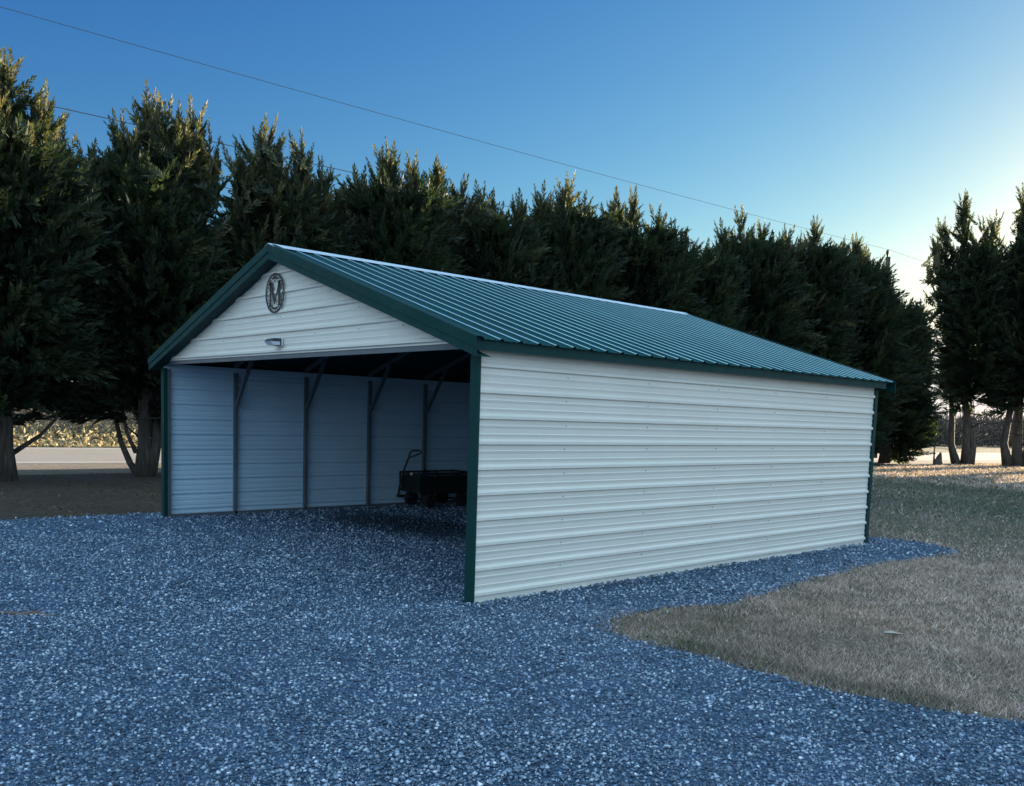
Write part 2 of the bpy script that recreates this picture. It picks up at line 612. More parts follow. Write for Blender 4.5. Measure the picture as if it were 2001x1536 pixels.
def ringpoly(r0, r1, n=56):
    qs = []
    for k in range(n):
        a, b = 2 * math.pi * k / n, 2 * math.pi * (k + 1) / n
        qs.append([(r0 * math.cos(a), r0 * math.sin(a)), (r1 * math.cos(a), r1 * math.sin(a)), (r1 * math.cos(b), r1 * math.sin(b)), (r0 * math.cos(b), r0 * math.sin(b))])
    return qs


flat(ringpoly(sr - .020, sr), 'ring')
flat([[(-.130, -.135), (-.094, -.135), (-.094, .125), (-.130, .125)],
      [(.086, -.135), (.132, -.135), (.132, .125), (.086, .125)],
      [(-.1299, .1255), (-.078, .1255), (.012, -.095), (-.012, -.135)],
      [(.1319, .1255), (.092, .1255), (-.0118, -.1345), (.0122, -.0955)],
      [(-.145, -.149), (-.078, -.149), (-.078, -.1355), (-.145, -.1355)],
      [(.070, -.149), (.147, -.149), (.147, -.1355), (.070, -.1355)],
      [(-.145, .126), (-.070, .126), (-.070, .140), (-.145, .140)],
      [(.075, .126), (.147, .126), (.147, .140), (.075, .140)]], 'letter')
lv = []
for k in range(46):
    a = 2 * math.pi * k / 46
    if math.sin(a) > .93: continue
    rr = sr - .038 + .012 * (1 if k % 2 else -1)
    ln, wd = .034, .008
    da = a + (1.1 if k % 2 else 2.0)
    cx, cz = rr * math.cos(a), rr * math.sin(a)
    dx, dz = math.cos(da), math.sin(da)
    lv.append([(cx - dx * ln / 2, cz - dz * ln / 2), (cx - dz * wd, cz + dx * wd), (cx + dx * ln / 2, cz + dz * ln / 2), (cx + dz * wd, cz - dx * wd)])
for (px, pz, r) in ((.0, .185, .028), (-.045, .175, .02), (.045, .175, .02), (0, -.18, .024), (-.05, -.17, .018), (.05, -.17, .018), (.0, .14, .014)):
    lv.append([(px + r * math.cos(q), pz + r * math.sin(q) * .7) for q in np.linspace(0, 2 * math.pi, 9)[:-1]])
flat(lv, 'leaf_wreath')

# ------------------------------------------------------------------ wedge shaped wall lamp over the opening
lamp = thing('wall_light', 'small wedge shaped outdoor light with dark top above the open front', 'wall light', None, (3.69, -.022, 2.49))
lamp.scale = (.7, .7, .7)
MB().box((-.13, -.016, -.065), (.13, 0, .065)).build('mount_plate', M['plate'], lamp)


def wedge(profile, w0, name, mat):
    mb = MB()
    mb.prism([(-w0, y, z) for y, z in profile], (2 * w0, 0, 0))
    return mb.build(name, mat, lamp)


wedge([(-.017, .058), (-.15, .052), (-.215, .002), (-.017, .002)], .12, 'housing', M['lamp_dark'])
wedge([(-.040, .0), (-.208, .0), (-.165, -.052), (-.040, -.058)], .117, 'lens', M['lens'])
wedge([(-.017, .0), (-.038, .0), (-.038, -.060), (-.017, -.062)], .12, 'bracket', M['lamp_dark'])

# ------------------------------------------------------------------ garden cart at the back of the bay
cart = thing('garden_cart', 'dark mesh sided garden cart with pull handle parked by the inner left wall', 'cart', None, (.43, 4.84, 0))


def wheel(x, y, r=.135):
    t = MB()
    n = 24
    prof = [(-.045, r * .62), (-.05, r * .82), (-.032, r * .97), (0, r), (.032, r * .97), (.05, r * .82), (.045, r * .62)]
    vs, fs = [], []
    for k in range(n):
        a = 2 * math.pi * k / n
        for j, (dx, rr) in enumerate(prof):
            kn = 1 + (.02 if (k % 2 and 1 < j < 5) else 0)
            vs.append((x + dx, y + rr * kn * math.cos(a), r + .002 + rr * kn * math.sin(a)))
    m = len(prof)
    for k in range(n):
        for j in range(m):
            a, b = k * m + j, k * m + (j + 1) % m
            c, d = ((k + 1) % n) * m + (j + 1) % m, ((k + 1) % n) * m + j
            fs.append((a, b, c, d))
    w_ = MB().add(vs, fs).build('wheel', M['rubber'], cart)
    rm = MB()
    rm.tube([(x - .03, y, r), (x + .03, y, r)], r * .64, 20)
    rm.tube([(x - .055, y, r), (x + .055, y, r)], r * .22, 12)
    rm.build('rim', M['red'], w_)
    return w_


for x in (-.29, .29):
    wheel(x, -.36); wheel(x, .36)
fr = MB()
fr.box((-.25, -.375, .12), (.25, -.345, .15)); fr.box((-.25, .345, .12), (.25, .375, .15))
fr.box((-.2, -.5, .24), (-.16, .56, .28)); fr.box((.16, -.5, .24), (.2, .56, .28))
for x in (-.18, .18):
    fr.box((x - .018, -.38, .151), (x + .018, -.34, .239)); fr.box((x - .018, .34, .151), (x + .018, .38, .239))
fr.build('chassis', M['black'], cart)
bk = MB()
x0, x1, y0, y1, zb, zt = -.31, .31, -.60, .62, .285, .645
bk.box((x0, y0, zb), (x1, y1, zb + .02))
for z in (zt - .03, zb + .02):
    bk.box((x0 - .012, y0 - .012, z), (x0 + .012, y1 + .012, z + .028)); bk.box((x1 - .012, y0 - .012, z), (x1 + .012, y1 + .012, z + .028))
    bk.box((x0 + .0125, y0 - .012, z), (x1 - .0125, y0 + .012, z + .028)); bk.box((x0 + .0125, y1 - .012, z), (x1 - .0125, y1 + .012, z + .028))
for k in range(19):
    y = y0 + (y1 - y0) * k / 18
    w = .012 if k % 6 == 0 else .004
    for x in (x0, x1):
        bk.box((x - w, y - w, zb + .0485), (x + w, y + w, zt - .0305))
for k in range(1, 10):
    x = x0 + (x1 - x0) * k / 10
    for y in (y0, y1):
        bk.box((x - .004, y - .004, zb + .0485), (x + .004, y + .004, zt - .0305))
for z in np.linspace(zb + .08, zt - .06, 6):
    for x in (x0, x1):
        bk.box((x - .003, y0 + .01, z - .003), (x + .003, y1 - .01, z + .003))
    for y in (y0, y1):
        bk.box((x0 + .01, y - .003, z - .003), (x1 - .01, y + .003, z + .003))
bk.build('basket', M['mesh'], cart)
ln = MB()
ln.box((x0 + .02, y0 + .02, zb + .021), (x1 - .02, y1 - .02, zb + .29))
ln.build('liner', M['mesh'], cart)
hd = MB()
hd.tube([(-.26, -.67, .20), (-.22, -.66, .42), (-.14, -.62, .72), (-.08, -.58, .90)], [.02, .018, .018, .018], 8)
hd.tube([(-.08, -.58, .90), (-.07, -.56, .99), (-.03, -.53, 1.03), (.07, -.44, 1.03), (.10, -.42, 1.0), (.02, -.50, .94), (-.08, -.58, .90)], .016, 8)
hd.box((-.29, -.69, .17), (-.20, -.56, .215))
hd.box((-.21, -.59, .175), (.02, -.50, .21))
hd.build('handle', M['black'], cart)
MB().box((.02, y0 - .018, zt - .05), (.09, y0 - .0125, zt - .01)).build('paper_tag', M['tagwhite'], cart)

# ------------------------------------------------------------------ ground, gravel, road
def sheet_obj(name, poly, z, mat):
    return mesh_from(name, [(x, y, z) for x, y in poly], [tuple(range(len(poly)))], mat)


lawn = mesh_from('lawn', [(-500, -400, 0), (500, -400, 0), (500, 700, 0), (-500, 700, 0)], [(0, 1, 2, 3)], M['lawn'])
tag(lawn, kind='structure')
GP = [(-.95, -25), (-.75, -6), (-.64, -2.07), (-.56, .13), (-.5, 3), (-.5, 7.9), (-.3, 8.15), (3, 8.2), (6.5, 8.3), (7.04, 8.35), (7.42, 8.51), (8.01, 8.39), (8.5, 8.07),
      (8.45, 6.8), (8.34, 5.62), (8.48, 3.68), (8.69, 2.03), (8.46, 1.44), (8.43, .86), (8.51, .57), (8.76, .31), (9.11, .25), (9.77, .32), (10.58, .31), (11.18, .45),
      (11.69, .67), (14, 1.5), (20, 3.2), (26, 4), (26, -25)]


def refine(poly, step=.12, amp=.045):
    out = []
    n = len(poly)
    for i in range(n):
        a, b = Vector((*poly[i], 0)), Vector((*poly[(i + 1) % n], 0))
        m = max(1, int((b - a).length / step)) if (b - a).length < 9 else 1
        for k in range(m):
            p = a.lerp(b, k / m)
            nn = mnoise.noise(Vector((p.x * 3.3, p.y * 3.3, 1))) + .6 * mnoise.noise(Vector((p.x * 9, p.y * 9, 4)))
            mm = mnoise.noise(Vector((p.x * 3.3, p.y * 3.3, 7))) + .6 * mnoise.noise(Vector((p.x * 9, p.y * 9, 9)))
            out.append((p.x + amp * nn, p.y + amp * mm))
    return out


GPR = refine(GP)
import bmesh
bm = bmesh.new()
bm.faces.new([bm.verts.new((x, y, .006)) for x, y in GPR])
bmesh.ops.triangulate(bm, faces=bm.faces[:])
me = bpy.data.meshes.new('gravel_drive'); bm.to_mesh(me); bm.free()
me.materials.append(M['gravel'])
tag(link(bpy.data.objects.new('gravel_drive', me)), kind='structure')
GPA = np.array(GPR)


def inside(px, py, poly=GPA):
    res = np.zeros(len(px), dtype=bool)
    j = len(poly) - 1
    for i in range(len(poly)):
        xi, yi = poly[i]; xj, yj = poly[j]
        c = ((yi > py) != (yj > py)) & (px < (xj - xi) * (py - yi) / ((yj - yi) if yj != yi else 1e-12) + xi)
        res ^= c
        j = i
    return res


M['litter'] = ground_mat('needle_litter', 9, [(.3, (.020, .016, .012)), (.55, (.060, .046, .035)), (.75, (.14, .11, .085))],
                         (.5, [(.3, (.55, .62, .5)), (.7, (1.1, 1.0, .95))]), .9, .03, stretch=(1.6, .8, 1))
bed = refine([(-9.2, -25), (-.2, -25), (-.2, -6), (-.2, -2), (-.2, 7), (-1.2, 9.5), (-2.6, 12), (-4.2, 22), (-4.6, 33), (-4.4, 38.5), (-6.6, 40.5), (-7.4, 38), (-8.3, 22), (-8.9, 5)], .35, .22)
bm = bmesh.new()
bm.faces.new([bm.verts.new((x, y, .003)) for x, y in bed])
bmesh.ops.triangulate(bm, faces=bm.faces[:])
me = bpy.data.meshes.new('tree_bed'); bm.to_mesh(me); bm.free()
me.materials.append(M['litter'])
tag(link(bpy.data.objects.new('tree_bed', me)), kind='structure')

# view wedge (with a margin for a step to the side)
FWD = np.array([-.7411, .6714]); RGT = np.array([.6714, .7411])


def in_view(px, py, margin=1.5):
    dx, dy = px - CAM.x, py - CAM.y
    f = dx * FWD[0] + dy * FWD[1]; r = dx * RGT[0] + dy * RGT[1]
    return (f > 1.5) & (np.abs(r) < f * .62 + margin)


def rnd_rot(n):
    q = rng.normal(size=(n, 4)); q /= np.linalg.norm(q, axis=1)[:, None]
    w, x, y, z = q.T
    R = np.empty((n, 3, 3))
    R[:, 0, 0] = 1 - 2 * (y * y + z * z); R[:, 0, 1] = 2 * (x * y - z * w); R[:, 0, 2] = 2 * (x * z + y * w)
    R[:, 1, 0] = 2 * (x * y + z * w); R[:, 1, 1] = 1 - 2 * (x * x + z * z); R[:, 1, 2] = 2 * (y * z - x * w)
    R[:, 2, 0] = 2 * (x * z - y * w); R[:, 2, 1] = 2 * (y * z + x * w); R[:, 2, 2] = 1 - 2 * (x * x + y * y)
    return R


def field(px, py, sc, seed):
    out = np.zeros(len(px))
    r2 = np.random.default_rng(seed)
    for k in range(7):
        a = r2.uniform(0, 2 * math.pi); fq = sc * r2.uniform(.6, 1.9); ph = r2.uniform(0, 6.28)
        out += np.sin(fq * (px * math.cos(a) + py * math.sin(a)) + ph + 1.7 * np.sin(fq * .6 * (py * math.cos(a) - px * math.sin(a)) + ph * 2))
    return out / 7


# crushed stone
def stones():
    octv = np.array([(1, 0, 0), (-1, 0, 0), (0, 1, 0), (0, -1, 0), (0, 0, 1), (0, 0, -1)], float)
    octf = np.array([(0, 2, 4), (2, 1, 4), (1, 3, 4), (3, 0, 4), (2, 0, 5), (1, 2, 5), (3, 1, 5), (0, 3, 5)])
    PX, PY, SZ = [], [], []
    for (d0, d1, dens, s0, s1) in ((2, 5, 4200, .004, .015), (5, 8, 2600, .005, .0165), (8, 12.5, 1000, .0085, .020), (12.5, 19, 320, .012, .026)):
        n = int(dens * (2 * d1) ** 2)
        x = CAM.x + rng.uniform(-d1, d1, n); y = CAM.y + rng.uniform(-d1, d1, n)
        d = np.hypot(x - CAM.x, y - CAM.y)
        k = (d >= d0) & (d < d1) & in_view(x, y, 2.0)
        x, y = x[k], y[k]
        edge = rng.normal(0, .05, len(x)) * np.where(rng.random(len(x)) < .15, 3.2, 1)
        k = inside(x + edge, y + edge)
        x, y = x[k], y[k]
        PX.append(x); PY.append(y); SZ.append(s0 + (s1 - s0) * rng.random(len(x)) ** 2.6)
    x, y, s = map(np.concatenate, (PX, PY, SZ))
    # keep the stones out of the wall line, bank some against it
    n = len(x)
    V = octv[None] * (s[:, None, None] * rng.uniform(.42, 1.5, (n, 6, 1)))
    V = np.einsum('nij,nkj->nki', rnd_rot(n), V)
    V[:, :, 2] *= .75
    lowd = field(x, y, 1.3, 5)
    bankz = .03 * np.exp(-((x - W - .06) / .10) ** 2) * ((y > -.1) & (y < L + .1)) * (.5 + .5 * field(x, y, 4, 8))
    V += np.stack([x, y, .006 + s * .35 + .012 * lowd.clip(0) + bankz], 1)[:, None]
    tint = np.clip(rng.beta(1.25, 2.5, n) * 1.05 + .10 * lowd + .13 * field(x, y, 5, 15), 0, .95)
    br = rng.random(n)
    tint = np.where(br > .985, rng.uniform(.9, 1, n), tint)
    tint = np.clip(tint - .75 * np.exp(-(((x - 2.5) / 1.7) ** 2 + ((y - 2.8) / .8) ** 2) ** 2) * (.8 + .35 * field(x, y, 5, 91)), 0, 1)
    idx = (octf[None] + (np.arange(n) * 6)[:, None, None]).ravel()
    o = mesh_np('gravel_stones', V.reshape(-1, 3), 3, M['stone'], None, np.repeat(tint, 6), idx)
    tag(o, 'loose blue grey crushed stone covering the drive', 'gravel', kind='stuff')
    return n


n_st = stones()


def grass():
    PX, PY, HH, WW = [], [], [], []
    for (d0, d1, dens, h, w) in ((4, 8, 7500, .030, .0040), (8, 13, 2700, .032, .006), (13, 19, 420, .040, .010), (19, 30, 170, .050, .018), (30, 52, 90, .065, .034)):
        n = int(dens * (2 * d1) ** 2 * .5)
        # sample inside the half disc ahead of the camera
        f = rng.uniform(0, d1, n); r = rng.uniform(-d1, d1, n) * .85
        x = CAM.x + FWD[0] * f + RGT[0] * r; y = CAM.y + FWD[1] * f + RGT[1] * r
        d = np.hypot(x - CAM.x, y - CAM.y)
        k = (d >= d0) & (d < d1) & in_view(x, y, 2.8) & (x > -4.5)
        x, y = x[k], y[k]
        e = rng.normal(0, .05, len(x)) * np.where(rng.random(len(x)) < .15, 2.6, 1)
        k = ~inside(x + e, y + e)
        k &= ~((x > -.1) & (x < W + .1) & (y > -.1) & (y < L + .1)) & ((x > 2) | (y > 12))
        x, y = x[k], y[k]
        k = (field(x, y, 9, 31) + .6 * field(x, y, 2.2, 33) + rng.normal(0, .30, len(x))) > -.30
        x, y = x[k], y[k]
        PX.append(x); PY.append(y); HH.append(h * rng.uniform(.45, 1.5, len(x))); WW.append(np.full(len(x), w))
    x, y, h, w = map(np.concatenate, (PX, PY, HH, WW))
    n = len(x)
    g = field(x, y, .9, 21) + .5 * field(x, y, 4, 23)
    near_edge = inside(x - .16, y - .22) | inside(x - .05, y - .28)      # lush strip along the drive
    green = (near_edge & (x > 9.3) & (x < 11.4)) * (.14 + .20 * field(x, y, 3, 77)) + np.clip((y - 8) / 6, 0, 1) * (.50 - .45 * np.clip((y - 22) / 3, 0, 1))  # greener far turf; straw tint returns beyond it to brighten the sunlit strip
    tint = np.clip(.50 + .30 * g + .16 * field(x, y, 11, 25) + rng.normal(0, .24, n) - green, 0, 1)
    h = h * (1 + .35 * (near_edge & (x > 9.3) & (x < 11.2)))
    a = rng.uniform(0, 2 * math.pi, n)
    lean = rng.uniform(.2, 1.5, n) * h
    b = rng.uniform(0, 2 * math.pi, n)
    V = np.empty((n, 3, 3))
    V[:, 0] = np.stack([x + np.cos(a) * w, y + np.sin(a) * w, np.zeros(n)], 1)
    V[:, 1] = np.stack([x - np.cos(a) * w, y - np.sin(a) * w, np.zeros(n)], 1)
    V[:, 2] = np.stack([x + np.cos(b) * lean, y + np.sin(b) * lean, h], 1)
    o = mesh_np('grass_blades', V.reshape(-1, 3), 3, M['blade'], None, np.repeat(tint, 3))
    tag(o, 'short dormant winter grass of the lawn', 'grass', kind='stuff')
    return n


n_gr = grass()


def litter():
    """fallen needles, dead tufts and twigs on the bare earth under the row"""
    n = 26000
    x = rng.uniform(-9.0, -.62, n); y = rng.uniform(-5, 9, n)
    dens = .5 + .5 * field(x * .6, y * 1.5, 1.1, 61) + .3 * field(x, y, 4, 63)
    k = (rng.random(n) < dens) & ~inside(x, y)
    x, y = x[k], y[k]; n = len(x)
    a = rng.uniform(0, 6.28, n); ln = rng.uniform(.03, .11, n); w = rng.uniform(.003, .010, n)
    up = rng.uniform(.0, .05, n) * (rng.random(n) < .5)
    dx, dy = np.cos(a), np.sin(a)
    z0 = np.full(n, .008) + rng.random(n) * .01
    V = np.stack([np.stack([x - dx * ln - dy * w, y - dy * ln + dx * w, z0], 1), np.stack([x - dx * ln + dy * w, y - dy * ln - dx * w, z0], 1),
                  np.stack([x + dx * ln, y + dy * ln, z0 + up], 1)], 1)
    t = np.clip(.22 + .22 * field(x * .5, y * 1.6, 1.3, 65) + rng.normal(0, .16, n), 0, 1)
    tag(mesh_np('needle_litter', V.reshape(-1, 3), 3, M['deadlitter'], None, np.repeat(t, 3)),
        'brown fallen needles and dead tufts on the earth under the trees', 'litter', kind='stuff')


M['deadlitter'] = tinted('fallen_needles', [(0, (.05, .036, .024)), (.5, (.17, .125, .085)), (1, (.36, .29, .21))], .9, 0, .1)
litter()

# road beyond the trees
RD = Vector((.1329, .9911, 0)); RN = Vector((-.9911, .1329, 0))      # along, and away from the house
R0 = Vector((-13.40, 0, 0))


def strip(name, o0, o1, z, mat, s0=-120, s1=260, parent=None):
    n = 40
    vs, fs = [], []
    for i in range(n + 1):
        s = s0 + (s1 - s0) * i / n
        for o in (o0, o1):
            p = R0 + RD * s + RN * o
            vs.append((p.x, p.y, z))
    for i in range(n):
        fs.append((2 * i, 2 * i + 1, 2 * i + 3, 2 * i + 2))
    return mesh_from(name, vs, fs, mat, parent)


road = tag(strip('road', -.45, 8.6, .010, M['road']), kind='structure')
tag(strip('road_shoulder', -2.9, -.45, .006, M['shoulder']), kind='structure')
strip('edge_line', -.07, .08, .014, M['paint'], parent=road)
strip('edge_line', 7.9, 8.02, .014, M['paint'], parent=road)
strip('centre_line', 5.25, 5.38, .014, M['ypaint'], parent=road)

# bank on the far side
vs, fs = [], []
nb, prof = 90, [(8.6, 0.0), (9.2, .05), (10.6, .35), (12.5, .75), (15, 1.0), (22, 1.1), (40, 1.0), (60, 0.0)]
for i in range(nb + 1):
    s = -60 + 260 * i / nb
    fall = 1 - .75 * min(1, max(0, (s - 25) / 25))
    for (o, z) in prof:
        p = R0 + RD * s + RN * (o + .25 * mnoise.noise(Vector((s * .3, o, 0))))
        vs.append((p.x, p.y, -.01 + z * fall * (1 + .35 * mnoise.noise(Vector((s * .25, o * .4, 3)))) + (.012 if o == 8.6 else 0)))
m_ = len(prof)
for i in range(nb):
    for j in range(m_ - 1):
        fs.append((i * m_ + j, i * m_ + j + 1, (i + 1) * m_ + j + 1, (i + 1) * m_ + j))
tag(mesh_from('bank', vs, fs, M['bank'], None, True), kind='structure')


def bank_z(s, o):
    zz = np.interp(o, [p[0] for p in prof], [p[1] for p in prof])
    fall = 1 - .75 * np.clip((s - 25) / 25, 0, 1)
    return zz * fall


def leaf_quads(x, y, z, size, flat_=.5, asp=.6):
    n = len(x)
    R = rnd_rot(n)
    u = R[:, :, 0]; v = R[:, :, 1]
    s = size[:, None]
    c = np.stack([x, y, z], 1)
    V = np.stack([c - u * s, c + v * s * asp * .6 - u * s * .1, c + u * s, c - v * s * asp * .6 - u * s * .1], 1)
    return V.reshape(-1, 3)


n = 20000
s = rng.uniform(-14, 42, n); o = 8.7 + 3.6 * rng.random(n) ** 1.7
x = R0.x + RD.x * s + RN.x * o; y = RD.y * s + RN.y * o
z = bank_z(s, o) + rng.random(n) ** 2 * .34 * np.clip((o - 8.7), 0, 1) * (1 - .7 * np.clip((s - 25) / 25, 0, 1)) + .02
tag(mesh_np('dry_ivy', leaf_quads(x, y, z, rng.uniform(.05, .15, n)), 4, M['dryleaf'], None, np.repeat(rng.random(n), 4)),
    'sunlit yellow tan undergrowth along the far side of the road', 'undergrowth', kind='stuff')

# bare brush and woodland behind the bank
V_, T_ = [], []
n = 38000
s = rng.uniform(-22, 40, n); o = 10.4 + rng.random(n) * 10
x = R0.x + RD.x * s + RN.x * o; y = RD.y * s + RN.y * o
z = bank_z(s, o) - .1 + rng.random(n) ** 1.6 * (.5 + np.clip((o - 10.4) / 3, 0, 1) * 1.8 + 1.6 * np.clip(field(x, y, .5, 41) + .2, 0, 1) * np.clip((o - 12) / 5, 0, 1))
az = rng.uniform(0, 6.28, n); el = rng.uniform(.1, 1.4, n); ln_ = rng.uniform(.2, .8, n)
d = np.stack([np.cos(az) * np.cos(el), np.sin(az) * np.cos(el), np.sin(el)], 1)
side = np.cross(d, rng.normal(size=(n, 3))); side /= np.linalg.norm(side, axis=1)[:, None]
c = np.stack([x, y, z], 1); w = rng.uniform(.008, .022, n)[:, None]
V_.append(np.stack([c - side * w, c + side * w, c + d * ln_[:, None] + side * w * .3, c + d * ln_[:, None] - side * w * .3], 1).reshape(-1, 3))
T_.append(np.repeat(rng.random(n) * .8 + .1, 4))
# tall thin stems of the wood, mostly towards the far right
n = 1500
s = np.concatenate([rng.uniform(-25, 60, 500), rng.uniform(60, 190, n - 500)]); o = 16 + rng.random(n) * 26
x = R0.x + RD.x * s + RN.x * o; y = RD.y * s + RN.y * o
h = rng.uniform(2.4, 4.4, n); r_ = rng.uniform(.04, .13, n)
lean = rng.normal(0, .25, (n, 2))
for k in range(3):
    a0, a1 = 2.094 * k, 2.094 * (k + 1)
    q = lambda a, hh, f: np.stack([x + r_ * f * math.cos(a) + lean[:, 0] * hh / 4, y + r_ * f * math.sin(a) + lean[:, 1] * hh / 4, hh], 1)
    V_.append(np.stack([q(a0, h * 0, 1), q(a1, h * 0, 1), q(a1, h, .4), q(a0, h, .4)], 1).reshape(-1, 3))
    T_.append(np.repeat(rng.random(n) * .5, 4))
n = 60000
s = rng.uniform(45, 200, n); o = 15 + rng.random(n) * 26
x = R0.x + RD.x * s + RN.x * o; y = RD.y * s + RN.y * o
z = rng.random(n) * (2.7 + 1.1 * field(x, y, .12, 51))
az = rng.uniform(0, 6.28, n); el = rng.uniform(-.1, 1.3, n); ln_ = rng.uniform(.4, 1.5, n)
d = np.stack([np.cos(az) * np.cos(el), np.sin(az) * np.cos(el), np.sin(el)], 1)
side = np.cross(d, rng.normal(size=(n, 3))); side /= np.linalg.norm(side, axis=1)[:, None]
c = np.stack([x, y, z], 1); w = rng.uniform(.02, .07, n)[:, None]
V_.append(np.stack([c - side * w, c + side * w, c + d * ln_[:, None] + side * w * .3, c + d * ln_[:, None] - side * w * .3], 1).reshape(-1, 3))
T_.append(np.repeat(rng.random(n) * .6, 4))
tag(mesh_np('bare_woods', np.concatenate(V_), 4, M['twig'], None, np.concatenate(T_)),
    'grey brown leafless brush and low woods beyond the road', 'woods', kind='stuff')


# ------------------------------------------------------------------ cypress trees
def plume_template(seed):
    r = np.random.default_rng(seed)
    quads = []

    def blade(b, d, ln, wd, nrm):
        d = d / np.linalg.norm(d)
        sdir = np.cross(d, nrm); sdir /= np.linalg.norm(sdir) + 1e-9
        t = b + d * ln
        m = b + d * ln * .42
        quads.append(np.array([b, m + sdir * wd, t, m - sdir * wd]))
    ax = np.array([0., 0, 1])
    nodes = 12
    for j in range(nodes):
        sj = (j + .4) / nodes
        bend = np.array([.10 * sj * sj, 0, 0])
        b = np.array([0, 0, sj]) * .92 + bend
        for side_ in (-1, 1):
            for extra in range(2 if sj < .8 else 1):
                ph = (0 if side_ > 0 else math.pi) + r.normal(0, .55) + (r.uniform(-1.3, 1.3) if extra else 0)
                an = r.uniform(.38, .72)
                d = np.array([math.cos(ph) * math.sin(an), math.sin(ph) * math.sin(an), math.cos(an)])
                ln = (.27 * (1 - sj) ** .75 + .06) * r.uniform(.75, 1.2) * (.75 if extra else 1)
                nrm = np.array([-math.sin(ph), math.cos(ph), 0]) * .6 + r.normal(0, .5, 3)
                blade(b, d, ln, ln * .10 + .005, nrm)
    blade(np.array([.05, 0, .78]), np.array([.12, 0, 1.]), .24, .03, np.array([0, 1., .1]))
    blade(np.array([0, 0, .0]), np.array([.03, 0, 1.]), .8, .022, np.array([1., .3, 0]))
    return np.concatenate(quads)           # (4*k,3)


TEMPL = [plume_template(100 + i) for i in range(6)]


def plumes(pos, dirs, size, tint):
    """pos, dirs (n,3); size (n,) -> vertices of all plumes and tint"""
    n = len(pos)
    d = dirs / np.linalg.norm(dirs, axis=1)[:, None]
    h = rng.normal(size=(n, 3))
    u = np.cross(d, h); u /= np.linalg.norm(u, axis=1)[:, None]
    v = np.cross(d, u)
    Vs, Ts = [], []
    which = rng.integers(0, len(TEMPL), n)
    for k, T in enumerate(TEMPL):
        q = which == k
        if not q.any(): continue
        A = np.stack([u[q], v[q], d[q]], 1)                     # rows = local axes
        wdt = rng.uniform(.8, 1.25, q.sum())[:, None, None]
        TT = T[None] * np.concatenate([wdt, wdt, np.ones_like(wdt)], 2)
        X = np.einsum('nvk,nkc->nvc', TT, A) * size[q][:, None, None] + pos[q][:, None]
        Vs.append(X.reshape(-1, 3))
        nb_ = len(T) // 4
        tt = tint[q][:, None] + rng.normal(0, .10, (q.sum(), nb_))
        Ts.append(np.repeat(np.clip(tt, 0, 1), 4, axis=1).ravel())
    return np.concatenate(Vs), np.concatenate(Ts)


